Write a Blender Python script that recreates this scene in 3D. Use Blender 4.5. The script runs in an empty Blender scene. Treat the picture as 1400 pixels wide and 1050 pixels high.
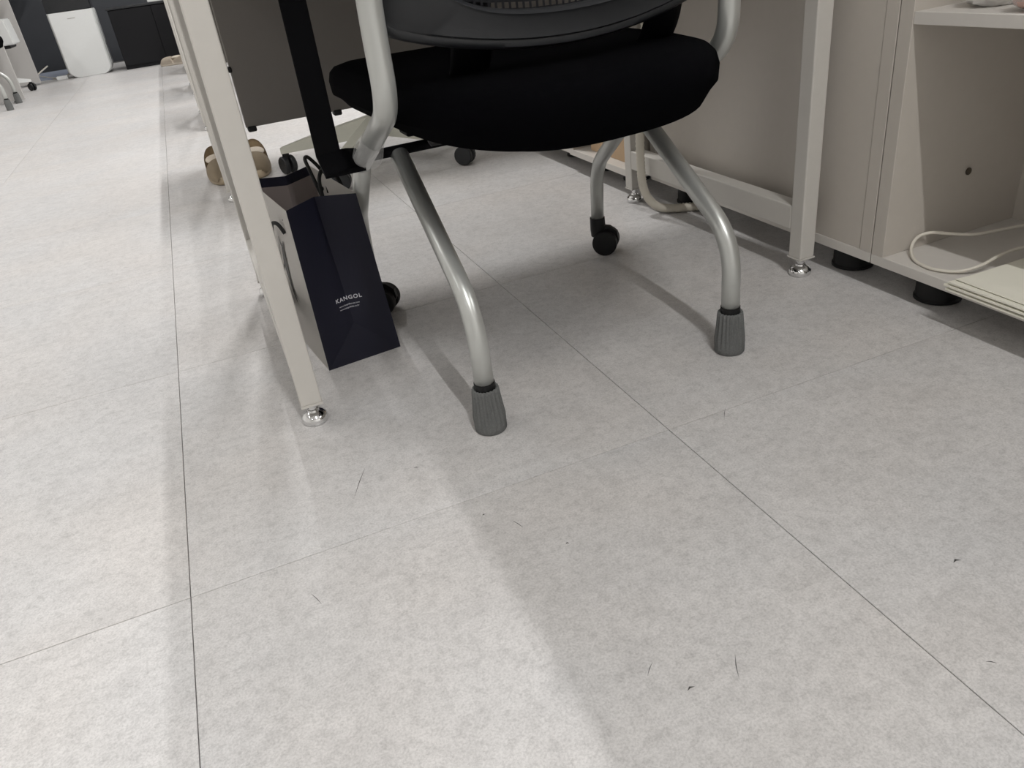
import bpy, bmesh, math, random
from mathutils import Vector, Matrix
random.seed(7)
S = bpy.context.scene
COL = S.collection

# ------------------------------------------------------------------ camera, world, lights, exposure
cam_d = bpy.data.cameras.new('camera')
cam_d.sensor_width = 36.0
cam_d.lens = 36.0 * 1048.774 / 1400.0
cam_d.clip_start = 0.02
cam_d.clip_end = 60
cam = bpy.data.objects.new('camera', cam_d)
COL.objects.link(cam)
R_ = Vector((0.91731629, -0.38014231, -0.11841725))
U_ = Vector((0.28607691, 0.4224079, 0.86007649))
W_ = Vector((0.27693108, 0.82283862, -0.49623158))
m = Matrix((R_, U_, -W_)).transposed().to_4x4()
m.translation = Vector((0, 0, 0.571))
cam.matrix_world = m
S.camera = cam

wd = bpy.data.worlds.new('room_air')
S.world = wd
wd.use_nodes = True
wd.node_tree.nodes['Background'].inputs[0].default_value = (0.9, 0.93, 1.0, 1)
wd.node_tree.nodes['Background'].inputs[1].default_value = 0.08

CEIL = 3.03
def tube_light(x, y, power, lx=0.04, ly=1.2, col=(1.0, 0.99, 0.98)):
    d = bpy.data.lights.new('ceiling_tube_light', 'AREA')
    d.shape = 'RECTANGLE'
    d.size = lx
    d.size_y = ly
    d.energy = power
    d.color = col
    o = bpy.data.objects.new('ceiling_tube_light', d)
    o.location = (x, y, CEIL - 0.03)
    COL.objects.link(o)
    return o
# fixtures: tube behind the camera, tubes over the desk row, over the aisle and beyond the storage units
tube_light(0.27, -1.05, 42, 0.04, 1.2)
tube_light(0.27, -1.65, 5, 0.06, 0.06)
for yy, p in ((3.15, 50), (5.95, 42), (8.6, 30)):
    tube_light(0.51, yy, p, 0.04, 0.9)
for yy in (-1.3, 1.15):
    tube_light(-2.1, yy, 7)
for yy, p in ((3.6, 13), (6.05, 10), (8.5, 7)):
    tube_light(-2.1, yy, p)
for yy in (-1.3, 0.5, 2.3, 4.1, 6.5):
    tube_light(3.1, yy, 40, 0.05, 1.2)

S.view_settings.view_transform = 'Standard'
S.view_settings.look = 'None'
S.view_settings.gamma = 1.0
S.view_settings.use_curve_mapping = False
S.view_settings.exposure = 0.0

# ------------------------------------------------------------------ materials
def lin(c):
    return tuple((v / 12.92 if v <= 0.04045 else ((v + 0.055) / 1.055) ** 2.4) for v in c)
def hexl(h):
    return lin(tuple(int(h[i:i + 2], 16) / 255 for i in (0, 2, 4)))
def mat(name, col, rough=0.5, metal=0.0, var=0.05, scale=60.0, bump=0.0, bscale=400.0, spec=0.5, alpha=1.0, trans=0.0, coat=0.0):
    M = bpy.data.materials.new(name)
    M.use_nodes = True
    nt = M.node_tree
    b = nt.nodes['Principled BSDF']
    b.inputs['Roughness'].default_value = rough
    b.inputs['Metallic'].default_value = metal
    b.inputs['Specular IOR Level'].default_value = spec
    b.inputs['Alpha'].default_value = alpha
    b.inputs['Transmission Weight'].default_value = trans
    b.inputs['Coat Weight'].default_value = coat
    tc = nt.nodes.new('ShaderNodeTexCoord')
    n = nt.nodes.new('ShaderNodeTexNoise')
    n.inputs['Scale'].default_value = scale
    n.inputs['Detail'].default_value = 4
    nt.links.new(tc.outputs['Object'], n.inputs['Vector'])
    mx = nt.nodes.new('ShaderNodeMix')
    mx.data_type = 'RGBA'
    mx.inputs[6].default_value = tuple(max(0, c * (1 - var)) for c in col) + (1,)
    mx.inputs[7].default_value = tuple(min(1, c * (1 + var)) for c in col) + (1,)
    nt.links.new(n.outputs['Fac'], mx.inputs[0])
    nt.links.new(mx.outputs[2], b.inputs['Base Color'])
    if bump > 0:
        n2 = nt.nodes.new('ShaderNodeTexNoise')
        n2.inputs['Scale'].default_value = bscale
        n2.inputs['Detail'].default_value = 2
        nt.links.new(tc.outputs['Object'], n2.inputs['Vector'])
        bp = nt.nodes.new('ShaderNodeBump')
        bp.inputs['Strength'].default_value = bump
        bp.inputs['Distance'].default_value = 0.001
        nt.links.new(n2.outputs['Fac'], bp.inputs['Height'])
        nt.links.new(bp.outputs['Normal'], b.inputs['Normal'])
    return M

def floor_material():
    M = bpy.data.materials.new('grey_vinyl_stone')
    M.use_nodes = True
    nt = M.node_tree
    L = nt.links.new
    b = nt.nodes['Principled BSDF']
    tc = nt.nodes.new('ShaderNodeTexCoord')
    oi = nt.nodes.new('ShaderNodeObjectInfo')
    geo = nt.nodes.new('ShaderNodeNewGeometry')
    # each tile shifts the pattern a little so joints break the print
    ad = nt.nodes.new('ShaderNodeVectorMath'); ad.operation = 'ADD'
    mu = nt.nodes.new('ShaderNodeVectorMath'); mu.operation = 'SCALE'
    cx = nt.nodes.new('ShaderNodeCombineXYZ')
    L(oi.outputs['Random'], cx.inputs[0]); L(oi.outputs['Random'], cx.inputs[1])
    L(cx.outputs[0], mu.inputs[0]); mu.inputs['Scale'].default_value = 13.0
    L(geo.outputs['Position'], ad.inputs[0]); L(mu.outputs[0], ad.inputs[1])
    def noise(sc, det, ro):
        n = nt.nodes.new('ShaderNodeTexNoise')
        n.inputs['Scale'].default_value = sc
        n.inputs['Detail'].default_value = det
        n.inputs['Roughness'].default_value = ro
        L(ad.outputs[0], n.inputs['Vector'])
        return n
    def ramp(src, p0, c0, p1, c1):
        r = nt.nodes.new('ShaderNodeValToRGB')
        r.color_ramp.elements[0].position = p0; r.color_ramp.elements[0].color = (c0, c0, c0, 1)
        r.color_ramp.elements[1].position = p1; r.color_ramp.elements[1].color = (c1, c1, c1, 1)
        L(src, r.inputs[0])
        return r
    big = noise(6, 5, 0.6)
    cloud = noise(30, 9, 0.78)
    speck = noise(420, 3, 0.7)
    mott = noise(90, 8, 0.82)
    r1 = ramp(big.outputs['Fac'], 0.3, 0.93, 0.65, 1.0)
    r2 = ramp(cloud.outputs['Fac'], 0.34, 0.86, 0.58, 1.0)
    r3 = ramp(speck.outputs['Fac'], 0.34, 0.80, 0.58, 1.0)
    r4 = ramp(mott.outputs['Fac'], 0.34, 0.78, 0.52, 1.0)
    def mul(a, c):
        x = nt.nodes.new('ShaderNodeMix'); x.data_type = 'RGBA'; x.blend_type = 'MULTIPLY'
        x.inputs[0].default_value = 1
        L(a, x.inputs[6]); L(c, x.inputs[7])
        return x.outputs[2]
    base = nt.nodes.new('ShaderNodeRGB')
    base.outputs[0].default_value = FLOOR_COL + (1,)
    c = mul(mul(mul(mul(base.outputs[0], r1.outputs[0]), r2.outputs[0]), r3.outputs[0]), r4.outputs[0])
    # tile to tile tone
    tr = ramp(oi.outputs['Random'], 0.0, 0.975, 1.0, 1.0)
    c = mul(c, tr.outputs[0])
    # warm / cool drift
    hue = noise(3.5, 2, 0.5)
    x = nt.nodes.new('ShaderNodeMix'); x.data_type = 'RGBA'; x.blend_type = 'MULTIPLY'
    x.inputs[0].default_value = 1
    hr = nt.nodes.new('ShaderNodeValToRGB')
    hr.color_ramp.elements[0].position = 0.35; hr.color_ramp.elements[0].color = (1, 0.985, 0.975, 1)
    hr.color_ramp.elements[1].position = 0.65; hr.color_ramp.elements[1].color = (0.985, 0.99, 1, 1)
    L(hue.outputs['Fac'], hr.inputs[0]); L(c, x.inputs[6]); L(hr.outputs[0], x.inputs[7])
    L(x.outputs[2], b.inputs['Base Color'])
    rr = ramp(cloud.outputs['Fac'], 0.3, 0.46, 0.7, 0.38)
    L(rr.outputs[0], b.inputs['Roughness'])
    b.inputs['Specular IOR Level'].default_value = 0.45
    bp = nt.nodes.new('ShaderNodeBump')
    bp.inputs['Strength'].default_value = 0.12; bp.inputs['Distance'].default_value = 0.0006
    L(speck.outputs['Fac'], bp.inputs['Height']); L(bp.outputs['Normal'], b.inputs['Normal'])
    return M

FLOOR_COL = (0.70, 0.686, 0.675)
M = {}
M['floor'] = floor_material()
M['joint'] = mat('tile_joint_grey', (0.10, 0.095, 0.09), 0.9)
M['cream'] = mat('cream_powder_coat', (0.58, 0.558, 0.52), 0.42, var=0.03, bump=0.08, bscale=900)
M['panel'] = mat('warm_grey_panel', (0.40, 0.385, 0.36), 0.55, var=0.03, bump=0.08, bscale=700)
M['board'] = mat('beige_melamine', (0.54, 0.50, 0.45), 0.45, var=0.03, bump=0.05, bscale=700)
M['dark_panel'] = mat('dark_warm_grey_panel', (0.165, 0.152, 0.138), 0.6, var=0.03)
M['bronze'] = mat('dark_bronze', (0.10, 0.085, 0.065), 0.4, metal=0.5, var=0.1)
M['grey_panel'] = mat('light_grey_panel', (0.47, 0.455, 0.44), 0.6, var=0.03)
M['edge'] = mat('beige_edge_band', (0.64, 0.61, 0.57), 0.4, var=0.03)
M['chrome'] = mat('chrome', (0.75, 0.75, 0.75), 0.12, metal=1.0, var=0.02)
M['silver'] = mat('silver_painted_tube', (0.52, 0.53, 0.51), 0.33, metal=0.55, var=0.03, bump=0.03)
M['black_fabric'] = mat('black_fabric', (0.0020, 0.0020, 0.0026), 0.95, var=0.25, scale=900, bump=0.4, bscale=1400, spec=0.02)
M['black_plastic'] = mat('black_plastic', (0.005, 0.005, 0.0055), 0.5, var=0.1, bump=0.06, spec=0.35)
M['dark_plastic'] = mat('charcoal_plastic', (0.013, 0.0142, 0.0165), 0.48, var=0.06, bump=0.1, bscale=1200)
M['black_metal'] = mat('matte_black_metal', (0.0020, 0.0020, 0.0028), 0.6, var=0.1, spec=0.08)
M['rubber'] = mat('black_rubber', (0.006, 0.006, 0.0065), 0.6, var=0.1, spec=0.3)
M['sock'] = mat('grey_knit', (0.150, 0.154, 0.151), 0.95, var=0.35, scale=500, bump=0.5, bscale=700, spec=0.1)
M['navy'] = mat('navy_paper', (0.021, 0.0215, 0.042), 0.45, var=0.05, scale=20, spec=0.45)
M['white_paper'] = mat('white_paper', (0.74, 0.715, 0.68), 0.6, var=0.02, scale=20)
M['inner_paper'] = mat('bag_inner_paper', (0.56, 0.485, 0.465), 0.7, var=0.03, scale=15)
M['print'] = mat('silver_print', (0.55, 0.55, 0.60), 0.5, var=0.02)
M['print_dim'] = mat('faint_print', (0.055, 0.055, 0.085), 0.5, var=0.02)
M['ink'] = mat('dark_ink', (0.05, 0.048, 0.045), 0.6, var=0.05)
M['rope'] = mat('black_cord', (0.006, 0.006, 0.006), 0.85, var=0.3, scale=900, bump=0.5, bscale=1500)
M['base'] = mat('pale_nylon', (0.52, 0.515, 0.445), 0.45, var=0.03)
M['clog'] = mat('beige_foam', (0.46, 0.375, 0.265), 0.7, var=0.07, scale=60, bump=0.15, bscale=500)
M['clog_in'] = mat('cream_lining', (0.70, 0.62, 0.52), 0.8, var=0.05, bump=0.2, bscale=500)
M['hose'] = mat('ivory_corrugated_hose', (0.58, 0.54, 0.46), 0.5, var=0.05)
M['card'] = mat('cardboard', (0.50, 0.355, 0.225), 0.8, var=0.07, scale=40)
M['manila'] = mat('ivory_paper', (0.86, 0.84, 0.73), 0.7, var=0.03, scale=25)
M['cable'] = mat('ivory_cable', (0.70, 0.66, 0.58), 0.45, var=0.02)
M['white_plastic'] = mat('white_plastic', (0.72, 0.73, 0.72), 0.35, var=0.02)
M['wall_dark'] = mat('dark_navy_grey_wall', (0.036, 0.039, 0.046), 0.6, var=0.06, scale=8)
M['wall_light'] = mat('white_wall', (0.72, 0.71, 0.69), 0.8, var=0.02, scale=8)
M['ceiling'] = mat('white_ceiling', (0.78, 0.78, 0.77), 0.9, var=0.02, scale=8)
M['black_cab'] = mat('black_cabinet', (0.005, 0.005, 0.0065), 0.5, var=0.06, spec=0.25)
M['mat_blue'] = mat('blue_grey_mat', (0.26, 0.29, 0.36), 0.9, var=0.1, scale=200, bump=0.3)
M['pink'] = mat('pink_plastic', (0.62, 0.42, 0.36), 0.35, var=0.06)
M['film'] = mat('clear_film', (0.9, 0.9, 0.9), 0.12, var=0.02, alpha=0.28)
M['bagfilm'] = mat('white_poly_film', (0.88, 0.86, 0.83), 0.3, var=0.05, alpha=0.85, bump=0.4, bscale=60)
M['mesh'] = mat('black_mesh_fabric', (0.010, 0.010, 0.012), 0.8, var=0.2, spec=0.2)
M['glass_dark'] = mat('smoked_glossy_black', (0.015, 0.016, 0.018), 0.15, var=0.05)

# ------------------------------------------------------------------ helpers
def link(name, me, material, parent=None, smooth=False):
    o = bpy.data.objects.new(name, me)
    COL.objects.link(o)
    if material is not None:
        me.materials.append(material)
    if smooth:
        for p in me.polygons:
            p.use_smooth = True
    if parent is not None:
        o.parent = parent
        o.matrix_parent_inverse = Matrix.Translation(-world_loc(parent))
    return o
def world_loc(o):
    # all parents here are unrotated, translated empties or meshes at the origin
    v = Vector(o.location)
    p = o.parent
    return v if p is None else v
def obj(name, bm, material, parent=None, smooth=False, angle=None):
    me = bpy.data.meshes.new(name)
    bmesh.ops.recalc_face_normals(bm, faces=bm.faces[:])
    bm.to_mesh(me)
    bm.free()
    o = link(name, me, material, parent, smooth or angle is not None)
    if angle is not None:
        me.set_sharp_from_angle(angle=math.radians(angle))
    return o
def thing(name, label, cat, loc=(0, 0, 0), group=None):
    o = bpy.data.objects.new(name, None)
    o.empty_display_size = 0.1
    COL.objects.link(o)
    o.location = loc
    o['label'] = label
    o['category'] = cat
    if group:
        o['group'] = group
    return o
def tag(o, label, cat, group=None):
    o['label'] = label
    o['category'] = cat
    if group:
        o['group'] = group
    return o
def struct(o):
    o['kind'] = 'structure'
    return o
def new():
    return bmesh.new()
def box(bm, a, b, bev=0.0, seg=1):
    r = bmesh.ops.create_cube(bm, size=1.0)
    vs = r['verts']
    for v in vs:
        v.co = Vector([a[i] + (v.co[i] + 0.5) * (b[i] - a[i]) for i in range(3)])
    if bev > 0:
        es = list({e for v in vs for e in v.link_edges})
        bmesh.ops.bevel(bm, geom=es, offset=bev, segments=seg, profile=0.5, affect='EDGES')
    return bm
def B(a, b, bev=0.0, seg=1):
    return box(new(), a, b, bev, seg)
def rounded(pts, rad, n=6):
    """polyline with filleted corners"""
    P = [Vector(p) for p in pts]
    out = [P[0]]
    for i in range(1, len(P) - 1):
        r = rad[i - 1] if isinstance(rad, (list, tuple)) else rad
        a = (P[i - 1] - P[i]); c = (P[i + 1] - P[i])
        d = min(r, a.length * 0.49, c.length * 0.49)
        p0 = P[i] + a.normalized() * d
        p1 = P[i] + c.normalized() * d
        for k in range(n + 1):
            t = k / n
            out.append(p0 * (1 - t) ** 2 + P[i] * 2 * t * (1 - t) + p1 * t * t)
    out.append(P[-1])
    return out
def smooth_path(pts, n=8):
    """Catmull-Rom through the points"""
    P = [Vector(p) for p in pts]
    P = [2 * P[0] - P[1]] + P + [2 * P[-1] - P[-2]]
    out = []
    for i in range(1, len(P) - 2):
        for k in range(n):
            t = k / n
            a, b, c, d = P[i - 1], P[i], P[i + 1], P[i + 2]
            out.append(0.5 * ((2 * b) + (-a + c) * t + (2 * a - 5 * b + 4 * c - d) * t * t + (-a + 3 * b - 3 * c + d) * t ** 3))
    out.append(P[-2])
    return out
def sweep(bm, path, r, seg=16, caps=True, ry=None):
    """round tube along a path; r a number or a list per point"""
    n = len(path)
    T = []
    for i in range(n):
        a = path[max(0, i - 1)]; b = path[min(n - 1, i + 1)]
        T.append((b - a).normalized())
    up = Vector((1, 0, 0))
    if abs(T[0].dot(up)) > 0.9:
        up = Vector((0, 0, 1))
    N = (up - T[0] * up.dot(T[0])).normalized()
    rings = []
    for i in range(n):
        N = (N - T[i] * N.dot(T[i])).normalized()
        Bn = T[i].cross(N)
        ri = r[i] if isinstance(r, (list, tuple)) else r
        rj = ri if ry is None else (ry[i] if isinstance(ry, (list, tuple)) else ry)
        rings.append([bm.verts.new(path[i] + N * ri * math.cos(2 * math.pi * k / seg) + Bn * rj * math.sin(2 * math.pi * k / seg)) for k in range(seg)])
    for i in range(n - 1):
        for k in range(seg):
            bm.faces.new((rings[i][k], rings[i][(k + 1) % seg], rings[i + 1][(k + 1) % seg], rings[i + 1][k]))
    if caps:
        bm.faces.new(rings[0][::-1])
        bm.faces.new(rings[-1])
    return bm
def lathe(bm, prof, c, axis='Z', seg=24, wob=None):
    """prof: list of (radius, height) turned round an axis through c"""
    rings = []
    c = Vector(c)
    for (r, h) in prof:
        ring = []
        for k in range(seg):
            a = 2 * math.pi * k / seg
            rr = r * (wob(a, h) if wob else 1)
            x, y = rr * math.cos(a), rr * math.sin(a)
            if axis == 'Z': v = Vector((x, y, h))
            elif axis == 'X': v = Vector((h, x, y))
            else: v = Vector((x, h, y))
            ring.append(bm.verts.new(c + v))
        rings.append(ring)
    for i in range(len(rings) - 1):
        for k in range(seg):
            bm.faces.new((rings[i][k], rings[i][(k + 1) % seg], rings[i + 1][(k + 1) % seg], rings[i + 1][k]))
    bm.faces.new(rings[0][::-1]); bm.faces.new(rings[-1])
    return bm
def selip(n, hx, hy, k, seg):
    out = []
    for i in range(seg):
        a = 2 * math.pi * i / seg
        ca, sa = math.cos(a), math.sin(a)
        out.append((math.copysign(abs(ca) ** (2 / n), ca) * hx * k, math.copysign(abs(sa) ** (2 / n), sa) * hy * k))
    return out
def sel2(n, hx, hy, seg):
    out = []
    for i in range(seg):
        a = 2 * math.pi * (i + 0.5) / seg
        ca, sa = math.cos(a), math.sin(a)
        r = (abs(ca) ** n + abs(sa) ** n) ** (-1 / n)
        out.append((ca * r * hx, sa * r * hy))
    return out
def dup(o, parent=None, shift=None):
    """a thing and each of its parts and sub-parts, sharing mesh data"""
    c = o.copy()
    COL.objects.link(c)
    if parent is not None:
        mpi = o.matrix_parent_inverse.copy()
        c.parent = parent
        c.matrix_parent_inverse = mpi
    for ch in list(o.children):
        dup(ch, c)
    return c

# ------------------------------------------------------------------ room shell
floor = struct(obj('floor', B((-3.2, -2.8, -0.05), (4.2, 9.4, -0.003)), M['joint']))
XA, SX, Y1, TY = -0.1556, 0.6026, 0.7194, 0.5985
G = 0.00045
tile_me = None
for i in range(-5, 8):
    for j in range(-6, 15):
        x0, y0 = XA + SX * i, Y1 + TY * j
        if x0 < -3.2 or x0 + SX > 4.21 or y0 < -2.8 or y0 + TY > 9.4:
            continue
        if tile_me is None:
            bm = B((G, G, -0.003), (SX - G, TY - G, 0.0), 0.0004, 1)
            t = obj('floor_tile', bm, M['floor'], floor)
            tile_me = t.data
        else:
            t = bpy.data.objects.new('floor_tile', tile_me)
            COL.objects.link(t)
            t.parent = floor
        t.location = (x0, y0, 0)

struct(obj('ceiling', B((-3.2, -2.8, CEIL), (4.2, 9.4, CEIL + 0.05)), M['ceiling']))
struct(obj('wall_far', B((-3.2, 9.3, -0.05), (4.2, 9.4, CEIL)), M['wall_dark']))
struct(obj('wall_near', B((-3.2, -2.9, -0.05), (4.2, -2.8, CEIL)), M['wall_light']))
struct(obj('wall_left', B((-3.3, -2.9, -0.05), (-3.2, 9.4, CEIL)), M['wall_light']))
struct(obj('wall_right', B((4.2, -2.9, -0.05), (4.3, 9.4, CEIL)), M['wall_light']))

# thin scuffs left on the vinyl
bm = new()
def scuff(x0, y0, x1, y1, w):
    a, b = Vector((x0, y0, 0.0)), Vector((x1, y1, 0.0))
    d = (b - a).normalized()
    nrm = Vector((-d.y, d.x, 0)) * w
    mid = (a + b) / 2 + nrm * 2
    z = Vector((0, 0, 0.00025))
    lo = [bm.verts.new(p) for p in (a, mid - nrm, b, mid + nrm)]
    hi = [bm.verts.new(p + z) for p in (a, mid - nrm, b, mid + nrm)]
    bm.faces.new(hi)
    for k in range(4):
        bm.faces.new((lo[k], lo[(k + 1) % 4], hi[(k + 1) % 4], hi[k]))
for q in [
        (0.044, 0.799, 0.070, 0.854, 0.0004), (0.291, 0.364, 0.304, 0.387, 0.0004), (0.551, 0.3775, 0.560, 0.3765, 0.0012),
        (0.245, 0.373, 0.253, 0.374, 0.0009), (-0.034, 0.658, -0.026, 0.636, 0.0003), (0.127, 0.819, 0.133, 0.817, 0.0005),
        (0.199, 0.657, 0.205, 0.640, 0.00035), (0.235, 0.591, 0.239, 0.5905, 0.0008), (0.518, 0.699, 0.539, 0.725, 0.0003),
        (0.480, 0.282, 0.486, 0.277, 0.0004), (0.172, 0.683, 0.176, 0.684, 0.0008), (0.223, 0.402, 0.235, 0.413, 0.0003)]:
    scuff(*q)
sc = obj('floor_scuffs', bm, M['ink'], floor)
sc['kind'] = 'stuff'

# ------------------------------------------------------------------ desks
def leveler(parent, x, y):
    bm = new()
    lathe(bm, [(0.012, 0.0), (0.0185, 0.001), (0.0195, 0.005), (0.0185, 0.010), (0.014, 0.0145), (0.009, 0.017), (0.008, 0.020), (0.006, 0.0205), (0.006, 0.033)], (x, y, 0), seg=24)
    return obj('leveling_foot', bm, M['chrome'], parent, angle=40)
LX0, LX1 = 0.018, 0.892        # outer left faces of the left and right legs
def make_desk(label, group):
    t = thing('office_desk', label, 'desk', (0, 0, 0), group)
    w = 0.030
    ya, yb = 1.0, 1.575
    for x in (LX0, LX1):
        for y in (ya, yb):
            l = obj('leg', B((x, y, 0.034), (x + w, y + w, 0.70), 0.0022, 2), M['cream'], t)
            obj('end_plate', B((x - 0.001, y - 0.001, 0.0315), (x + w + 0.001, y + w + 0.001, 0.0345)), M['cream'], l)
            leveler(l, x + w / 2, y + w / 2)
        obj('lower_rail', B((x, ya + w, 0.082), (x + w, yb, 0.124), 0.002, 2), M['cream'], t)
        obj('upper_rail', B((x, ya + w, 0.66), (x + w, yb, 0.70), 0.002, 2), M['cream'], t)
    obj('front_rail', B((LX0 + w, ya + 0.004, 0.66), (LX1, ya + 0.026, 0.70), 0.002), M['cream'], t)
    obj('back_rail', B((LX0 + w, yb + 0.004, 0.66), (LX1, yb + 0.026, 0.70), 0.002), M['cream'], t)
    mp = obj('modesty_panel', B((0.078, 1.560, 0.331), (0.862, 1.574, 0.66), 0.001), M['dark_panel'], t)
    for x in (0.088, 0.250):
        obj('panel_clip', B((x - 0.008, 1.556, 0.323), (x + 0.008, 1.577, 0.333), 0.002), M['black_plastic'], mp)
    obj('panel_clip', B((0.074, 1.556, 0.428), (0.081, 1.577, 0.438), 0.002), M['black_plastic'], mp)
    obj('desktop', B((-0.014, 0.975, 0.70), (0.935, 1.615, 0.725), 0.002), M['edge'], t)
    return t
DG = 'office desks in a row'
desk = make_desk('cream steel frame office desk nearest the camera, over the black chair', DG)
desk2 = dup(desk); desk2.location = (0, 1.425, 0)
desk2['label'] = 'second cream desk from the camera, behind the nearest one, over the swivel chair base'
desk3 = dup(desk); desk3.location = (0, 2.85, 0)
desk3['label'] = 'third cream desk from the camera, seen as a thin white leg edge'
desk4 = dup(desk); desk4.location = (0, 4.275, 0)
desk4['label'] = 'fourth cream desk from the camera, its leg just before the far pale shoe'
desk5 = dup(desk); desk5.location = (0, 5.70, 0)
desk5['label'] = 'farthest cream desk of the row, next to the black cabinet'

# under-desk black bracket hanging from the desk top
t = thing('hanging_bracket', 'flat matte black L-shaped bracket hanging under the nearest desk above the paper bag', 'bracket', (0, 0, 0))
bx = new()
box(bx, (0.134, 1.098, 0.345), (0.168, 1.101, 0.70), 0.0008)
obj('upright_strap', bx, M['black_metal'], t)
bm = new()
vs = [(0.134, 1.101, 0.352), (0.176, 1.101, 0.352), (0.190, 1.098, 0.350), (0.194, 1.080, 0.330), (0.192, 1.066, 0.328), (0.136, 1.066, 0.328)]
top = [bm.verts.new(v) for v in vs]
bot = [bm.verts.new((v[0], v[1] + 0.001, v[2] - 0.004)) for v in vs]
bm.faces.new(top); bm.faces.new(bot[::-1])
for k in range(6):
    bm.faces.new((top[k], bot[k], bot[(k + 1) % 6], top[(k + 1) % 6]))
obj('foot_plate', bm, M['black_metal'], t)

# ------------------------------------------------------------------ nesting chair
CX = 0.427
def caster(parent, x, y, yaw):
    R = 0.025
    def rot(o):
        pass
    c, s = math.cos(yaw), math.sin(yaw)
    Rm = Matrix.Rotation(yaw, 4, 'Z')
    off = Vector((0, -0.015, 0))
    ctr = Vector((x, y, R)) + Rm @ off
    for sx in (-1, 1):
        bm = new()
        x0 = sx * 0.0145
        lathe(bm, [(0.010, -0.0095), (0.021, -0.0095), (0.0245, -0.0075), (R, -0.004), (R, 0.004), (0.0245, 0.0075), (0.021, 0.0095), (0.010, 0.0095)], (x0, 0, 0), axis='X', seg=26)
        bmesh.ops.transform(bm, matrix=Matrix.Translation(ctr) @ Rm, verts=bm.verts[:])
        obj('wheel', bm, M['rubber'], parent, angle=35)
    bm = new()
    # hood between and over the wheels
    prof = [(-0.002, -0.018), (-0.016, -0.010), (-0.026, 0.004), (-0.024, 0.020), (-0.010, 0.031), (0.006, 0.033), (0.020, 0.030), (0.024, 0.012), (0.012, -0.004)]
    for sx in (0,):
        a = [bm.verts.new((-0.0048, p[0], p[1])) for p in prof]
        b = [bm.verts.new((0.0048, p[0], p[1])) for p in prof]
        bm.faces.new(a); bm.faces.new(b[::-1])
        for k in range(len(prof)):
            bm.faces.new((a[k], b[k], b[(k + 1) % len(prof)], a[(k + 1) % len(prof)]))
    bmesh.ops.transform(bm, matrix=Matrix.Translation(ctr) @ Rm, verts=bm.verts[:])
    sb = new()
    sweep(sb, [Vector((x, y, 0.036)), Vector((x, y, 0.050)), Vector((x, y, 0.074))], [0.0145, 0.0155, 0.0150], seg=18)
    me = bpy.data.meshes.new('tmp'); sb.to_mesh(me); sb.free(); bm.from_mesh(me); bpy.data.meshes.remove(me)
    obj('caster_housing', bm, M['black_plastic'], parent, angle=40)

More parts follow.
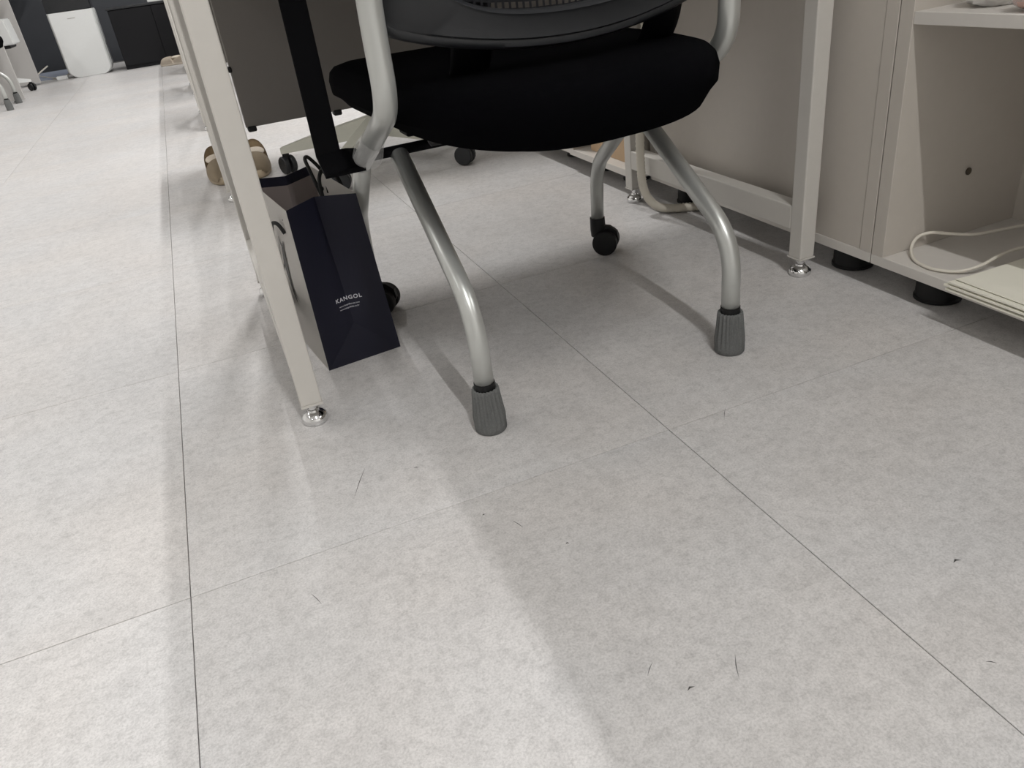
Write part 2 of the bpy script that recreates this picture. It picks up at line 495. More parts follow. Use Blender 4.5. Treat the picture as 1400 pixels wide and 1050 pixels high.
def make_chair(label):
    t = thing('nesting_chair', label, 'chair', (CX, 1.1, 0))
    TR = 0.0132
    # seat cushion
    bm = new()
    seg = 96
    lay = [(0.354, 0.55, 0.60, -0.01), (0.357, 0.75, 0.80, -0.008), (0.366, 0.91, 0.93, -0.004), (0.382, 0.965, 0.97, 0), (0.398, 0.995, 0.995, 0), (0.415, 1.0, 1.0, 0), (0.428, 0.985, 0.985, 0), (0.436, 0.95, 0.955, 0), (0.441, 0.88, 0.89, 0), (0.443, 0.6, 0.6, 0)]
    rings = []
    for (z, kx, ky, oy) in lay:
        ring = []
        for i in range(seg):
            a = 2 * math.pi * (i + 0.5) / seg
            ca, sa = math.cos(a), math.sin(a)
            nn = 14.0 if sa > 0 else 3.4
            rr_ = (abs(ca) ** nn + abs(sa) ** nn) ** (-1 / nn)
            u, v = ca * rr_ * 0.213, sa * rr_ * 0.275
            wy = 1.0 + 0.06 * (v / 0.275)
            ring.append(bm.verts.new((0.424 + u * kx * wy, 1.043 + oy + v * ky, z + (0.016 * (u / 0.22) ** 2 if z < 0.39 else 0.002 * (u / 0.22) ** 2))))
        rings.append(ring)
    for i in range(len(rings) - 1):
        for k in range(seg):
            bm.faces.new((rings[i][k], rings[i][(k + 1) % seg], rings[i + 1][(k + 1) % seg], rings[i + 1][k]))
    bm.faces.new(rings[0][::-1]); bm.faces.new(rings[-1])
    obj('seat', bm, M['black_fabric'], t, smooth=True)
    # backrest frame (curved ring) and mesh
    bc, bz, hw, hh = 0.420, 0.700, 0.233, 0.238
    def bmap(u, w, d):
        smile = 0.80 * u * u * max(0.0, min(1.0, (0.10 - w) / 0.30))
        return Vector((bc + u, 0.884 + d - 0.030 * (1 - (u / hw) ** 2) - 0.035 * w, bz + w + smile))
    bm = new()
    sg = 160
    def ringv(n, a, b, d):
        return [bm.verts.new(bmap(u, w, d)) for (u, w) in sel2(n, a, b, sg)]
    rs = [ringv(18, hw - 0.010, hh - 0.010, 0.022), ringv(18, hw - 0.002, hh - 0.002, 0.016), ringv(18, hw, hh, 0.006), ringv(18, hw - 0.003, hh - 0.003, 0.0), ringv(17, hw - 0.009, hh - 0.008, -0.001), ringv(17, hw - 0.011, hh - 0.010, -0.0005), ringv(16, hw - 0.014, hh - 0.012, -0.003),
          ringv(4.5, hw - 0.046, hh - 0.033, -0.002), ringv(4.5, hw - 0.050, hh - 0.036, -0.004), ringv(4.5, hw - 0.053, hh - 0.039, 0.003), ringv(4.5, hw - 0.055, hh - 0.041, 0.012), ringv(4.5, hw - 0.050, hh - 0.036, 0.020)]
    for i in range(len(rs)):
        a, b = rs[i], rs[(i + 1) % len(rs)]
        for k in range(sg):
            bm.faces.new((a[k], a[(k + 1) % sg], b[(k + 1) % sg], b[k]))
    fr = obj('backrest_frame', bm, M['dark_plastic'], t, angle=50)
    # woven mesh as a lattice of thin strips
    bm = new()
    def strip(p, q, wv, z):
        n = 8
        prev = None
        for k in range(n + 1):
            s = k / n
            u, w = p[0] + (q[0] - p[0]) * s, p[1] + (q[1] - p[1]) * s
            a = bm.verts.new(bmap(u - wv[0], w - wv[1], z)); b = bm.verts.new(bmap(u + wv[0], w + wv[1], z))
            if prev:
                bm.faces.new((prev[0], a, b, prev[1]))
            prev = (a, b)
    a_, b_ = hw - 0.050, hh - 0.036
    n_ = 46
    for k in range(n_):
        u = -a_ + 2 * a_ * (k + 0.5) / n_
        strip((u, -b_), (u, b_), (0.0014, 0), 0.0115)
    for k in range(n_):
        w = -b_ + 2 * b_ * (k + 0.5) / n_
        strip((-a_, w), (a_, w), (0, 0.0014), 0.0125)
    ms = obj('mesh_fabric', bm, M['mesh'], fr)
    ms['kind'] = 'stuff'
    # brackets from backrest to seat
    for x in (0.312, 0.566):
        bm = new()
        sweep(bm, rounded([(x, 0.888, 0.56), (x, 0.905, 0.455), (x, 0.985, 0.405)], 0.04), 0.026, seg=12, ry=0.009)
        obj('back_bracket', bm, M['black_metal'], t, smooth=True)
    # cross bar under the seat with round black ends
    bm = new()
    sweep(bm, [Vector((0.262, 0.975, 0.371)), Vector((0.264, 0.975, 0.371)), Vector((0.646, 0.975, 0.371)), Vector((0.649, 0.975, 0.371))], [0.010, 0.0135, 0.0135, 0.010], seg=16)
    obj('seat_crossbar', bm, M['black_plastic'], t, smooth=True)
    bm = new()
    sweep(bm, [Vector((0.197, 1.108, 0.333)), Vector((0.199, 1.108, 0.333)), Vector((0.636, 1.108, 0.333)), Vector((0.638, 1.108, 0.333))], [0.005, 0.0075, 0.0075, 0.005], seg=14)
    rod = obj('pivot_rod', bm, M['black_metal'], t, smooth=True)
    for x in (0.262, 0.588):
        obj('mount_plate', B((x, 1.085, 0.340 if x > 0.4 else 0.352), (x + 0.020, 1.130, 0.378), 0.003, 2), M['black_metal'], rod)
    for s in (-1, 1):
        # arm and back frame tube
        xo = 0.195 if s < 0 else 0.640
        path = rounded([(xo, 0.80, 0.86), (xo, 0.872, 0.51), (xo, 0.872, 0.428), (xo, 1.11, 0.325)], [0.05, 0.075], n=10)
        bm = new()
        sweep(bm, path, TR * 1.03, seg=20)
        obj('arm_frame', bm, M['silver'], t, smooth=True)
        # rear leg with knit cover
        xr = CX + (0.179 if s < 0 else 0.211) * s if False else (0.2485 if s < 0 else 0.638)
        path = rounded([(xr, 0.852, 0.052), (xr, 0.852, 0.176), (xr - s * 0.002, 1.105, 0.327)], 0.055, n=10)
        bm = new()
        sweep(bm, path, TR, seg=20)
        leg = obj('rear_leg', bm, M['silver'], t, smooth=True)
        bm = new()
        lathe(bm, [(0.0125, 0.054), (0.0142, 0.0545), (0.0142, 0.0735), (0.0125, 0.074)], (xr, 0.852, 0), seg=24)
        obj('end_collar', bm, M['black_plastic'], leg, angle=40)
        bm = new()
        wob = lambda a, h: 1 + 0.065 * math.sin(a * 20 + 18 * h + 1.5 * math.sin(a * 3)) * min(1, max(0, (h - 0.012) / 0.01))
        lathe(bm, [(0.0205, 0.0), (0.0220, 0.002), (0.0222, 0.010), (0.0212, 0.022), (0.0198, 0.036), (0.0186, 0.050), (0.0178, 0.060), (0.0172, 0.0645), (0.0158, 0.0655), (0.0146, 0.063), (0.0144, 0.050)], (xr, 0.852, 0), seg=120, wob=wob)
        obj('knit_cover', bm, M['sock'], leg, smooth=True)
        # front leg with twin wheel caster
        xf = 0.211 if s < 0 else 0.680
        path = rounded([(xo, 1.095, 0.333), (xf, 1.334, 0.180), (xf, 1.345, 0.068)], 0.05, n=10)
        bm = new()
        sweep(bm, path, TR * 0.97, seg=20)
        fl = obj('front_leg', bm, M['silver'], t, smooth=True)
        caster(fl, xf, 1.345, math.radians(52 if s > 0 else 58))
    return t
chair = make_chair('black mesh-back office chair with silver tube legs at the nearest desk')
# torn clear film still wrapped round the lower end of the left tube
bm = new()
path = [Vector((0.195, 0.985, 0.380)), Vector((0.1955, 1.01, 0.369)), Vector((0.196, 1.035, 0.358)), Vector((0.197, 1.055, 0.348))]
sweep(bm, path, [0.0150, 0.0162, 0.018, 0.021], seg=14, caps=False)
for v in bm.verts:
    v.co += Vector((random.uniform(-1, 1), random.uniform(-1, 1), random.uniform(-1, 1))) * 0.0012
bmesh.ops.solidify(bm, geom=bm.faces[:], thickness=0.0003)
obj('torn_film_wrap', bm, M['film'], chair)

# ------------------------------------------------------------------ paper carrier bag
bag = thing('paper_bag', 'tall navy and white paper carrier bag with black cord handles on the floor', 'bag', (0.080, 1.160, 0))
bag.rotation_euler = (0, 0, math.radians(6.6))
bx0, bx1, by0, by1, bh = 0.080, 0.207, 1.160, 1.420, 0.270
def gx(u, z):
    a = bx0 + 0.000 * z; b = bx1 - 0.055 * (z / bh)
    b = bx1 - 0.018 * (z / bh)
    return a + (b - a) * u
ZT = 0.064
def gD(z):
    return 0.011 + 0.029 * max(0.0, (z - ZT) / (bh - ZT))
def gd(u, z):
    t = abs(2 * u - 1)
    if z >= ZT:
        return gD(z) * (1 - t)
    return gD(ZT) * min(1 - t, z / ZT)
def gusset(yf, sgn, name, material):
    bm = new()
    NU = 16
    zs = [ZT * k / 8 for k in range(9)] + [ZT + (bh - ZT) * k / 8 for k in range(1, 9)]
    g = [[bm.verts.new((gx(i / NU, z), yf + sgn * gd(i / NU, z), z)) for i in range(NU + 1)] for z in zs]
    for j in range(len(zs) - 1):
        for i in range(NU):
            a, b, c, d = g[j][i], g[j][i + 1], g[j + 1][i + 1], g[j + 1][i]
            if j < 8 and i < NU // 2:
                bm.faces.new((a, b, c)); bm.faces.new((a, c, d))
            elif j < 8:
                bm.faces.new((a, b, d)); bm.faces.new((b, c, d))
            else:
                bm.faces.new((a, b, c, d))
    bmesh.ops.solidify(bm, geom=bm.faces[:], thickness=0.0008)
    return obj(name, bm, material, bag)
gus = gusset(by0, 1, 'front_gusset', M['navy'])
gus['label'] = 'navy side with silver lettering'
bg = gusset(by1, -1, 'back_gusset', M['navy'])
def side(u, name, off):
    bm = new()
    NY, NZ = 12, 12
    g = []
    for j in range(NZ + 1):
        z = bh * j / NZ
        row = []
        for i in range(NY + 1):
            v = i / NY
            y = by0 + (by1 - by0) * v
            bul = 0.006 * math.sin(math.pi * v) * math.sin(math.pi * min(1, z / bh + 0.1))
            row.append(bm.verts.new((gx(u, z) + off * bul, y, z)))
        g.append(row)
    for j in range(NZ):
        for i in range(NY):
            bm.faces.new((g[j][i], g[j][i + 1], g[j + 1][i + 1], g[j + 1][i]))
    bmesh.ops.solidify(bm, geom=bm.faces[:], thickness=0.0008)
    return obj(name, bm, M['white_paper'], bag, angle=30)
ls = side(0, 'side_wall', -1)
rs_ = side(1, 'side_wall', 1)
obj('bag_bottom', B((bx0 + 0.001, by0 + 0.002, 0.0005), (bx1 - 0.001, by1 - 0.002, 0.002)), M['white_paper'], bag)
# inner lining of the far gusset below its navy turned-in hem
bm = new()
NU = 8
for (z0, z1) in ((0.02, bh - 0.016),):
    a, b = [], []
    for i in range(NU + 1):
        u = i / NU
        a.append(bm.verts.new((gx(u, z0), by1 - gd(u, z0) - 0.0022, z0)))
        b.append(bm.verts.new((gx(u, z1), by1 - gd(u, z1) - 0.0022, z1)))
    for i in range(NU):
        bm.faces.new((a[i], a[i + 1], b[i + 1], b[i]))
bmesh.ops.solidify(bm, geom=bm.faces[:], thickness=0.0004)
obj('gusset_lining', bm, M['inner_paper'], bag, angle=12)
# cords
def cord(pts, r=0.0030):
    bm = new()
    sweep(bm, smooth_path(pts, 8), r, seg=10)
    return obj('cord_handle', bm, M['rope'], bag, smooth=True)
xr = gx(1, bh)
cord([(0.152, 1.206, 0.236), (0.150, 1.210, 0.262), (0.154, 1.222, 0.288), (0.167, 1.238, 0.299), (0.182, 1.248, 0.292), (0.193, 1.252, 0.268), (0.194, 1.250, 0.235)])
cord([(0.166, 1.262, 0.232), (0.160, 1.266, 0.262), (0.157, 1.285, 0.292), (0.160, 1.31, 0.305), (0.172, 1.33, 0.30), (0.192, 1.34, 0.268), (0.193, 1.34, 0.235)])
cord([(bx0 - 0.002, 1.205, 0.225), (bx0 - 0.008, 1.212, 0.240), (bx0 - 0.012, 1.235, 0.236), (bx0 - 0.011, 1.26, 0.215), (bx0 - 0.009, 1.28, 0.18), (bx0 - 0.008, 1.29, 0.14)])
for (y, z) in ((1.24, 0.242), (1.35, 0.242)):
    bm = new()
    bmesh.ops.create_uvsphere(bm, u_segments=10, v_segments=8, radius=0.0055, matrix=Matrix.Translation((xr - 0.006, y, z)))
    obj('cord_knot', bm, M['rope'], bag, smooth=True)
for (y, z) in ((1.205, 0.246), (1.33, 0.252)):
    bm = new()
    bmesh.ops.create_uvsphere(bm, u_segments=10, v_segments=8, radius=0.0045, matrix=Matrix.Translation((bx0 + 0.004, y, z)))
    obj('cord_knot', bm, M['rope'], bag, smooth=True)
# lettering on the navy gusset
def lettering(txt, x, z, size, material, name, slope=0.0, track=1.0, bold=0.0):
    cu = bpy.data.curves.new('t', 'FONT')
    cu.body = txt
    cu.size = size
    cu.space_character = track
    cu.offset = bold
    cu.resolution_u = 3
    to = bpy.data.objects.new('t', cu)
    COL.objects.link(to)
    dg = bpy.context.evaluated_depsgraph_get()
    me = bpy.data.meshes.new_from_object(to.evaluated_get(dg))
    bpy.data.objects.remove(to)
    bm = new(); bm.from_mesh(me); bpy.data.meshes.remove(me)
    bmesh.ops.triangulate(bm, faces=bm.faces[:])
    bmesh.ops.subdivide_edges(bm, edges=[e for e in bm.edges if e.calc_length() > 0.004], cuts=2)
    wdt = gx(1, z) - bx0
    for v in bm.verts:
        px = x + v.co.x
        pz = z + v.co.y + slope * v.co.x
        u = (px - bx0) / (gx(1, pz) - bx0)
        v.co = Vector((px, by0 + gd(u, pz) - 0.0007, pz))
    me2 = bpy.data.meshes.new(name)
    bm.to_mesh(me2); bm.free()
    return link(name, me2, material, gus)
lettering('KANGOL', 0.1205, 0.1035, 0.0092, M['print'], 'lettering', 0.0, 1.22, 0.0002)
lettering('www.kangolkorea.com', 0.1240, 0.0948, 0.0037, M['print'], 'lettering', 0.0, 1.0, 0.00003)
lettering('www.kangolkids.co.kr', 0.1240, 0.0896, 0.0037, M['print'], 'lettering', 0.0, 1.0, 0.00003)
# dark sketchy mark on the white wall
bm = new()
def ribbon(pts, w):
    prev = None
    for (y, z, k) in pts:
        v = (y - by0) / (by1 - by0)
        x = gx(0, z) - 0.006 * math.sin(math.pi * v) * math.sin(math.pi * min(1, z / bh + 0.1)) - 0.0012
        a = bm.verts.new((x, y - w * k, z)); b = bm.verts.new((x, y + w * k, z))
        if prev:
            bm.faces.new((prev[0], a, b, prev[1]))
        prev = (a, b)
ribbon([(1.235, 0.205, 0.3), (1.245, 0.19, 1.0), (1.250, 0.175, 1.6), (1.252, 0.155, 1.9), (1.25, 0.135, 1.2), (1.246, 0.115, 0.9), (1.238, 0.10, 0.4)], 0.006)
ribbon([(1.262, 0.207, 0.3), (1.252, 0.19, 0.9), (1.262, 0.16, 0.9), (1.285, 0.14, 0.5)], 0.004)
ribbon([(1.25, 0.13, 0.5), (1.235, 0.115, 0.8), (1.22, 0.105, 0.3)], 0.003)
obj('printed_mark', bm, M['ink'], ls)

# ------------------------------------------------------------------ storage units on the right
UX, UD = 0.95, 0.30
def unit_foot(parent, x, y):
    bm = new()
    lathe(bm, [(0.031, 0.0), (0.035, 0.001), (0.035, 0.005), (0.033, 0.007), (0.0325, 0.040), (0.034, 0.0445)], (x, y, 0), seg=28)
    return obj('round_foot', bm, M['black_plastic'], parent, angle=40)
def unit(label, y0, y1, closed, group, UX=0.95):
    t = thing('storage_unit', label, 'cabinet', (UX, (y0 + y1) / 2, 0), group)
    z0, th, H = 0.0445, 0.0165, 0.79
    x1 = UX + UD
    obj('bottom_board', B((UX, y0, z0), (x1, y1, z0 + th), 0.0006), M['edge'], t)
    sw = 0.0235
    obj('side_board', B((UX, y0, z0 + th), (x1, y0 + sw, H), 0.0006), M['board'], t)
    obj('side_board', B((UX, y1 - sw, z0 + th), (x1, y1, H), 0.0006), M['board'], t)
    obj('top_board', B((UX, y0, H), (x1, y1, H + 0.02), 0.0006), M['edge'], t)
    obj('back_board', B((x1 - 0.016, y0 + sw, z0 + th), (x1, y1 - sw, H)), M['board'], t)
    if closed:
        obj('front_panel', B((UX + 0.0012, y0 + sw + 0.0012, z0 + th), (UX + 0.02, y1 - sw - 0.001, H - 0.001), 0.0006), M['board'], t)
    else:
        obj('shelf', B((UX + 0.001, y0 + sw, 0.4055), (x1 - 0.016, y1 - sw, 0.422), 0.0008), M['edge'], t)
    for yy in ((y0 + 0.09, y1 - 0.09) if UX > 0.93 else (y0 + 0.14, y1 - 0.06)):
        for xx in (UX + (0.055 if UX > 0.93 else 0.09), x1 - 0.05):
            unit_foot(t, xx, yy)
    return t
UG = 'low beige storage units along the right side'
near_unit = unit('open beige shelf unit on the right holding papers and a pale cable', 0.235, 0.9015, False, UG)
closed_unit = unit('closed beige storage unit behind the right leg of the nearest desk', 0.9035, 1.585, True, UG)
unit('added unseen beige unit that blocks side light, beside the open shelf unit', -0.43, 0.233, False, UG)  # added out of view, stops light spilling over the near right floor
far_unit = unit('open shelf unit beyond the nearest desk, holding a cardboard box', 1.612, 1.957, False, UG, 0.918)
unit('farthest open beige shelf unit in the right-hand row, past the cardboard box', 1.959, 2.70, False, UG, 0.924)
# cam lock hole in the side board of the near unit
bm = new()
lathe(bm, [(0.0058, -0.0003), (0.0058, 0.0012), (0.0042, 0.0016), (0.0040, 0.0004)], (1.108, 0.876, 0.168), axis='Y', seg=20)
cl = obj('cam_fitting', bm, M['bronze'], near_unit, angle=40)
# cardboard box in far unit
t = thing('cardboard_box', 'brown cardboard box standing in the open shelf beyond the desk', 'box', (1.1, 1.76, 0.061))
obj('carton', B((0.950, 1.650, 0.0612), (1.170, 1.890, 0.285), 0.001), M['card'], t)
obj('flap', B((0.950, 1.650, 0.2855), (1.059, 1.890, 0.2875)), M['card'], t)
obj('flap', B((1.061, 1.650, 0.2855), (1.170, 1.890, 0.2875)), M['card'], t)

# stack of ivory paper on the lower shelf
t = thing('paper_stack', 'loose stack of ivory paper sheets overhanging the lower shelf edge', 'paper', (1.04, 0.58, 0.061))
z = 0.0613
for k, (th, dx, dy, rz) in enumerate(((0.0024, 0.0, 0.0, 0.0), (0.0016, 0.004, -0.004, 0.010), (0.0026, -0.001, 0.003, -0.006), (0.0014, 0.005, 0.001, 0.012), (0.0020, 0.001, -0.002, 0.002), (0.0008, 0.010, -0.006, -0.016))):
    bm = B((-0.105, -0.148, 0), (0.105, 0.148, th))
    bmesh.ops.subdivide_edges(bm, edges=[e for e in bm.edges if abs((e.verts[0].co - e.verts[1].co).z) < 1e-6], cuts=6, use_grid_fill=True)
    for v in bm.verts:
        x, y = v.co.x, v.co.y
        lift = 0.0006 * k * max(0, -x / 0.105) ** 3
        v.co = Vector((1.030 + dx + x * math.cos(rz) - y * math.sin(rz), 0.588 + dy + x * math.sin(rz) + y * math.cos(rz), z + v.co.z + lift))
    obj('sheet', bm, M['manila'], t)
    z += th + 0.0002
# pale cable lying in the shelf
bm = new()
cz = 0.0650
path = smooth_path([(1.22, 0.77, 0.095), (1.165, 0.802, 0.085), (1.12, 0.812, 0.085), (1.075, 0.820, 0.086), (1.05, 0.842, 0.087), (1.033, 0.864, 0.087), (1.012, 0.871, 0.082), (0.992, 0.862, 0.070), (0.971, 0.833, 0.0642), (0.965, 0.795, 0.0642), (0.981, 0.764, 0.066), (1.006, 0.748, 0.074), (1.051, 0.751, 0.080), (1.094, 0.750, 0.080), (1.14, 0.735, 0.079), (1.22, 0.70, 0.079)], 8)
sweep(bm, path, 0.0026, seg=10)
tag(obj('cable', bm, M['cable'], smooth=True), 'pale ivory cable looped on the lower shelf beside the papers', 'cable')

# items on the upper shelf
zt = 0.4222
bm = new()
bmesh.ops.create_icosphere(bm, subdivisions=4, radius=1.0)
for v in bm.verts:
    n = v.co.normalized()
    k = 1 + 0.13 * math.sin(7 * n.x + 3 * n.y) * math.cos(6 * n.y - 4 * n.z) + 0.05 * math.sin(19 * n.x) * math.sin(17 * n.y + 9 * n.z)
    v.co = Vector((1.050 + n.x * 0.070 * k, 0.817 + n.y * 0.040 * k, max(zt + 0.0004, zt + 0.016 + n.z * 0.024 * k)))
tag(obj('plastic_bag', bm, M['bagfilm'], smooth=True), 'crumpled clear white plastic bag on the upper shelf', 'plastic bag')
t = thing('wrapped_bar', 'flattened pinkish film-wrapped bar with rounded end on the upper shelf edge', 'packet', (1.0, 0.65, zt))
ctr = [(0.978, 0.750), (0.979, 0.746), (0.981, 0.737), (0.986, 0.715), (1.005, 0.610), (1.008, 0.592), (1.009, 0.588)]
wid = [0.010, 0.020, 0.028, 0.031, 0.031, 0.029, 0.020]
hgt_ = [0.006, 0.012, 0.0155, 0.017, 0.017, 0.015, 0.009]
bm = new()
sweep(bm, [Vector((x, y, zt + 0.0175)) for (x, y) in ctr], wid, seg=20, ry=hgt_)
obj('bar_body', bm, M['pink'], t, smooth=True)
bm = new()
sweep(bm, [Vector((x, y + 0.003, zt + 0.0190)) for (x, y) in ctr[:4]], [w + 0.0012 for w in wid[:4]], seg=20, caps=False, ry=[h + 0.0012 for h in hgt_[:4]])
bmesh.ops.solidify(bm, geom=bm.faces[:], thickness=0.0003)
obj('film_wrap', bm, M['film'], t, smooth=True)

# corrugated hose down the right rear leg
bm = new()
path = smooth_path([(0.925, 1.535, 0.62), (0.918, 1.53, 0.45), (0.905, 1.525, 0.33), (0.880, 1.505, 0.22), (0.872, 1.497, 0.12), (0.874, 1.488, 0.055), (0.893, 1.472, 0.020), (0.925, 1.452, 0.0110), (0.99, 1.42, 0.0110)], 20)
sweep(bm, path, [0.0102 if i % 2 else 0.0084 for i in range(len(path))], seg=16)
tag(obj('corrugated_hose', bm, M['hose'], smooth=True), 'ivory corrugated cable hose running down the right rear desk leg', 'hose')

# ------------------------------------------------------------------ swivel chair behind the desk
def make_swivel(label, cx, cy, a0, mbase):
    t = thing('swivel_chair', label, 'chair', (cx, cy, 0))
    for k in range(5):
        a = a0 + k * 2 * math.pi / 5
        d = Vector((math.cos(a), math.sin(a), 0)); n = Vector((-d.y, d.x, 0))
        bm = new()
        st = [(0.03, 0.118, 0.036, 0.058), (0.12, 0.106, 0.031, 0.048), (0.24, 0.089, 0.024, 0.034), (0.335, 0.075, 0.017, 0.018)]
        rr = []
        for (r, z, w, h) in st:
            c = Vector((cx, cy, z)) + d * r
            rr.append([bm.verts.new(c + n * (sx * w * ww) + Vector((0, 0, hh * h))) for (sx, ww, hh) in ((-1, 1, -0.5), (1, 1, -0.5), (1, 0.75, 0.5), (-1, 0.75, 0.5))])
        for i in range(3):
            for q in range(4):
                bm.faces.new((rr[i][q], rr[i][(q + 1) % 4], rr[i + 1][(q + 1) % 4], rr[i + 1][q]))
        bm.faces.new(rr[0][::-1]); bm.faces.new(rr[-1])
        arm = obj('base_arm', bm, mbase, t)
        p = Vector((cx, cy, 0)) + d * 0.325
        w2 = math.radians((40, 120, 200, 75, 48)[k])
        for s in (-1, 1):
            bm = new()
            lathe(bm, [(0.012, -0.008), (0.026, -0.008), (0.0285, -0.005), (0.0285, 0.005), (0.026, 0.008), (0.012, 0.008)], (s * 0.0125, 0, 0), axis='X', seg=20)
            bmesh.ops.transform(bm, matrix=Matrix.Translation(p + Vector((0, 0, 0.0285))) @ Matrix.Rotation(w2, 4, 'Z'), verts=bm.verts[:])
            obj('wheel', bm, M['dark_plastic'] if k else M['black_plastic'], arm, angle=35)
        bm = new()
        sweep(bm, [p + Vector((0, 0, 0.030)), p + Vector((0, 0, 0.055)), p + Vector((0, 0, 0.074))], [0.004, 0.012, 0.010], seg=12)
        obj('caster_stem', bm, M['black_plastic'], arm, angle=40)
    bm = new()
    lathe(bm, [(0.030, 0.095), (0.036, 0.10), (0.034, 0.145), (0.026, 0.15), (0.026, 0.26), (0.014, 0.262), (0.014, 0.40)], (cx, cy, 0), seg=24)
    obj('gas_column', bm, mbase, t, angle=40)
    bm = new()
    seg = 32
    rings = []
    for (z, k) in ((0.40, 0.80), (0.41, 0.96), (0.43, 1.0), (0.455, 0.98), (0.47, 0.88), (0.475, 0.5)):
        rings.append([bm.verts.new((cx + u, cy + v, z)) for (u, v) in selip(3.5, 0.22, 0.22, k, seg)])
    for i in range(len(rings) - 1):
        for k in range(seg):
            bm.faces.new((rings[i][k], rings[i][(k + 1) % seg], rings[i + 1][(k + 1) % seg], rings[i + 1][k]))
    bm.faces.new(rings[0][::-1]); bm.faces.new(rings[-1])
    obj('seat', bm, M['black_fabric'], t, smooth=True)
    return t
make_swivel('swivel chair with pale five-arm base and dark casters, seen under the nearest desk', 0.535, 2.545, math.radians(16), M['base'])

# ------------------------------------------------------------------ beige slip-on clogs behind the bag
def clog(label, cx, cy, yaw, group=None, sc=1.0, matb=None):
    t = thing('slip_on_clog', label, 'shoe', (cx, cy, 0), group)
    Rm = Matrix.Translation((cx, cy, 0)) @ Matrix.Rotation(yaw, 4, 'Z') @ Matrix.Scale(sc, 4)
    # toe points to +Y in its own frame
    L, Wd = 0.118, 0.046
    bm = new()
    seg = 36
    def outl(k, z):
        out = []
        for i in range(seg):
            a = 2 * math.pi * i / seg
            x = math.cos(a); y = math.sin(a)
            w = Wd * (1.0 + 0.10 * y - 0.10 * (1 - abs(y)) * (1 if y < 0 else 0))
            out.append(bm.verts.new((math.copysign(abs(x) ** 0.85, x) * w * k, math.copysign(abs(y) ** 0.9, y) * L * (0.5 + 0.5 * k), z)))
        return out
    rings = [outl(0.86, 0.0), outl(0.97, 0.004), outl(1.0, 0.014), outl(0.97, 0.026), outl(0.90, 0.027), outl(0.4, 0.020)]
    for i in range(len(rings) - 1):
        for k in range(seg):
            bm.faces.new((rings[i][k], rings[i][(k + 1) % seg], rings[i + 1][(k + 1) % seg], rings[i + 1][k]))
    bm.faces.new(rings[0][::-1]); bm.faces.new(rings[-1])
    bmesh.ops.transform(bm, matrix=Rm, verts=bm.verts[:])
    obj('sole', bm, matb or M['clog'], t, smooth=True)
    # upper: vamp arched over the front plus a low heel rim at the back
    bm = new()
    g = []
    NA, NV = 20, 10
    for j in range(NV + 1):
        v = j / NV
        y = -0.004 + 0.116 * v
        row = []
        hgt = 0.046 * (1 - v ** 3.2) ** 0.5 + 0.010
        wdt = Wd * 1.0 * (1 - max(0, (v - 0.15)) ** 2.8) ** 0.5 + 0.001
        for i in range(NA + 1):
            a = math.pi * i / NA
            row.append(bm.verts.new((math.cos(a) * wdt, y + 0.016 * math.sin(a) * (1 - v) , 0.014 + math.sin(a) ** 0.75 * hgt)))
        g.append(row)
    for j in range(NV):
        for i in range(NA):
            bm.faces.new((g[j][i], g[j][i + 1], g[j + 1][i + 1], g[j + 1][i]))
    bmesh.ops.solidify(bm, geom=bm.faces[:], thickness=0.006)
    bmesh.ops.transform(bm, matrix=Rm, verts=bm.verts[:])
    obj('upper', bm, matb or M['clog'], t, smooth=True)
    bm = new()
    g = []
    NA = 24
    for j in range(6):
        v = j / 5
        row = []
        for i in range(NA + 1):
            a = math.pi + math.pi * i / NA
            back = max(0, -math.sin(a))
            h = 0.016 + v * (0.022 + 0.052 * back)
            row.append(bm.verts.new((math.cos(a) * Wd * (0.985 - 0.04 * v), math.sin(a) * L * (0.985 - 0.03 * v) + 0.002, h)))
        g.append(row)
    for j in range(5):
        for i in range(NA):
            bm.faces.new((g[j][i], g[j][i + 1], g[j + 1][i + 1], g[j + 1][i]))
    bmesh.ops.solidify(bm, geom=bm.faces[:], thickness=0.005)
    bmesh.ops.transform(bm, matrix=Rm, verts=bm.verts[:])
    obj('heel_rim', bm, matb or M['clog'], t, smooth=True)
    bm = new()
    bmesh.ops.create_icosphere(bm, subdivisions=3, radius=1.0)
    for v in bm.verts:
        v.co = Vector((v.co.x * 0.036, -0.040 + v.co.y * 0.058, 0.058 + v.co.z * 0.014))
    bmesh.ops.transform(bm, matrix=Rm, verts=bm.verts[:])
    obj('lining', bm, M['clog_in'], t, smooth=True)
    return t
SG = 'beige slip-on clogs under the desk'
clog('left beige slip-on clog, on the floor left of the nearest desk leg', 0.022, 2.79, math.radians(184), SG)
clog('right beige slip-on clog, seen over the top of the paper bag', 0.138, 2.78, math.radians(174), SG)
clog('small pale beige shoe far off on the floor beside the black cabinet', -0.045, 7.72, math.radians(75), None, 1.0, M['clog_in'])

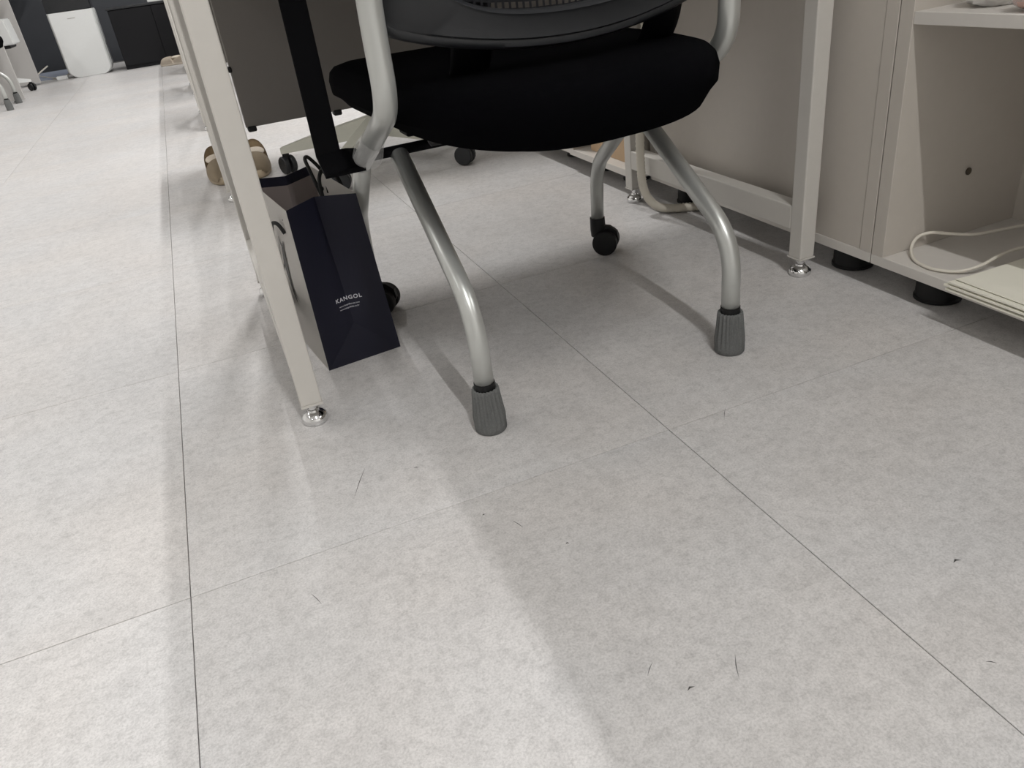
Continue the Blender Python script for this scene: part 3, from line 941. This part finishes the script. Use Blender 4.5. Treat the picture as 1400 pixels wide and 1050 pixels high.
# ------------------------------------------------------------------ far end of the room
t = thing('air_purifier', 'tall white air purifier standing against the dark far wall', 'air purifier', (-0.73, 8.2, 0))
bm = new()
seg = 44
px0, px1, pz0, pz1 = -0.915, -0.550, 0.0, 0.507
rows = []
for (y, k) in ((8.02, 0.90), (8.03, 0.955), (8.05, 0.985), (8.075, 1.0), (8.24, 1.0), (8.26, 0.97)):
    ring = []
    w, h = (px1 - px0) / 2, (pz1 - pz0) / 2
    pts = []
    r0 = 0.070
    cw, ch = w * k, h
    # rounded bottom corners, square top
    def arc(cx, cz, a0, a1, n, r):
        return [(cx + r * math.cos(a0 + (a1 - a0) * q / n), cz + r * math.sin(a0 + (a1 - a0) * q / n)) for q in range(n + 1)]
    pts += arc(cw - r0, -ch + r0 + 0.001, 0, -math.pi / 2, 8, r0)
    pts += arc(-cw + r0, -ch + r0 + 0.001, -math.pi / 2, -math.pi, 8, r0)
    pts += [(-cw, ch), (cw, ch)]
    rows.append([bm.verts.new(((px0 + px1) / 2 + p[0], y, (pz0 + pz1) / 2 + p[1])) for p in pts])
n = len(rows[0])
for i in range(len(rows) - 1):
    for k in range(n):
        bm.faces.new((rows[i][k], rows[i][(k + 1) % n], rows[i + 1][(k + 1) % n], rows[i + 1][k]))
bm.faces.new(rows[0]); bm.faces.new(rows[-1][::-1])
obj('body', bm, M['white_plastic'], t, angle=35)
obj('side_trim', B((-0.5495, 8.07, 0.07), (-0.5455, 8.24, 0.50), 0.0015), M['white_plastic'], t)
obj('control_top', B((-0.91, 8.05, 0.508), (-0.555, 8.25, 0.62), 0.01, 2), M['glass_dark'], t)
obj('front_mark', B((-0.765, 8.0185, 0.452), (-0.705, 8.0205, 0.457)), M['panel'], t)
bm = new()
sweep(bm, smooth_path([(-0.922, 8.2, 0.03), (-0.975, 8.18, 0.012), (-1.05, 8.25, 0.008), (-1.16, 8.55, 0.008), (-1.28, 9.0, 0.008), (-1.2, 9.2, 0.06)], 6), 0.007, seg=8)
tag(obj('power_cable', bm, M['cable'], smooth=True), 'white power cable on the floor left of the air purifier', 'cable')
tag(obj('power_adapter', B((-1.02, 8.06, 0.0), (-0.93, 8.13, 0.03), 0.004), M['white_plastic']), 'small white adapter block on the floor at the foot of the air purifier', 'adapter')
tag(obj('floor_mat', B((-1.5, 8.30, 0.0), (-0.98, 9.2, 0.008), 0.002), M['mat_blue']), 'blue-grey mat on the floor along the dark far wall', 'mat')

t = thing('black_cabinet', 'low black cabinet at the end of the desk row', 'cabinet', (-0.2, 8.2, 0))
obj('carcass', B((-0.445, 8.0, 0.0), (0.9, 8.45, 0.47), 0.003), M['black_cab'], t)
obj('cabinet_top', B((-0.455, 7.985, 0.471), (0.91, 8.46, 0.490), 0.003), M['dark_plastic'], t)
obj('door', B((-0.44, 7.99, 0.03), (-0.10, 7.999, 0.465), 0.001), M['black_cab'], t)
obj('door', B((-0.095, 7.99, 0.03), (0.25, 7.999, 0.465), 0.001), M['black_cab'], t)
tag(obj('white_tray', B((-0.11, 8.05, 0.4905), (0.02, 8.2, 0.512), 0.003), M['white_plastic']), 'small white tray on top of the black cabinet', 'tray')

# left desk end panels
def end_panel(label, x1, y):
    t = thing('desk_end_panel', label, 'desk', (x1 - 0.3, y, 0), 'grey end panels of the desks on the far left')
    obj('panel', B((x1 - 0.62, y, 0.012), (x1, y + 0.025, 0.72), 0.002), M['grey_panel'], t)
    obj('desktop', B((x1 - 0.65, y - 0.01, 0.72), (x1 + 0.02, y + 1.25 if y > 7 else y + 1.1, 0.745), 0.002), M['edge'], t)
    for x in (x1 - 0.06, x1 - 0.55):
        bm = new()
        lathe(bm, [(0.014, 0.0), (0.016, 0.002), (0.016, 0.008), (0.008, 0.012)], (x, y + 0.0125, 0), seg=14)
        obj('leveling_foot', bm, M['black_plastic'], t)
    return t
end_panel('farther grey desk end panel at the left, next to the dark wall', -1.128, 7.93)
end_panel('nearer grey desk end panel at the far left, behind the socked chair legs', -1.092, 6.70)

# second nesting chair at the far left, turned to face left
c2 = dup(chair)
for ch in list(c2.children):
    if ch.name.startswith('torn_film_wrap'):
        bpy.data.objects.remove(ch)
c2.rotation_euler = (0, 0, math.radians(90))
c2.location = (-1.125 - 0.248, 6.42, 0)
c2['label'] = 'second silver tube chair with grey knit leg covers at the far left edge'
# white stool-like chair between the two end panels
wc = make_swivel('white framed swivel chair between the two grey end panels at far left', -1.46, 7.46, math.radians(2), M['white_plastic'])
bm = new()
a = [(-1.30, 7.30, 0.345), (-1.11, 7.30, 0.345), (-1.125, 7.30, 0.52), (-1.30, 7.30, 0.53)]
lo = [bm.verts.new(p) for p in a]; hi = [bm.verts.new((p[0], p[1] + 0.30, p[2])) for p in a]
bm.faces.new(lo); bm.faces.new(hi[::-1])
for k in range(4):
    bm.faces.new((lo[k], hi[k], hi[(k + 1) % 4], lo[(k + 1) % 4]))
bmesh.ops.bevel(bm, geom=bm.edges[:], offset=0.006, segments=2, affect='EDGES')
obj('side_shell', bm, M['white_plastic'], wc)
obj('shell_base', B((-1.29, 7.31, 0.322), (-1.145, 7.59, 0.3445), 0.004), M['black_plastic'], wc)

bpy.context.view_layer.update()
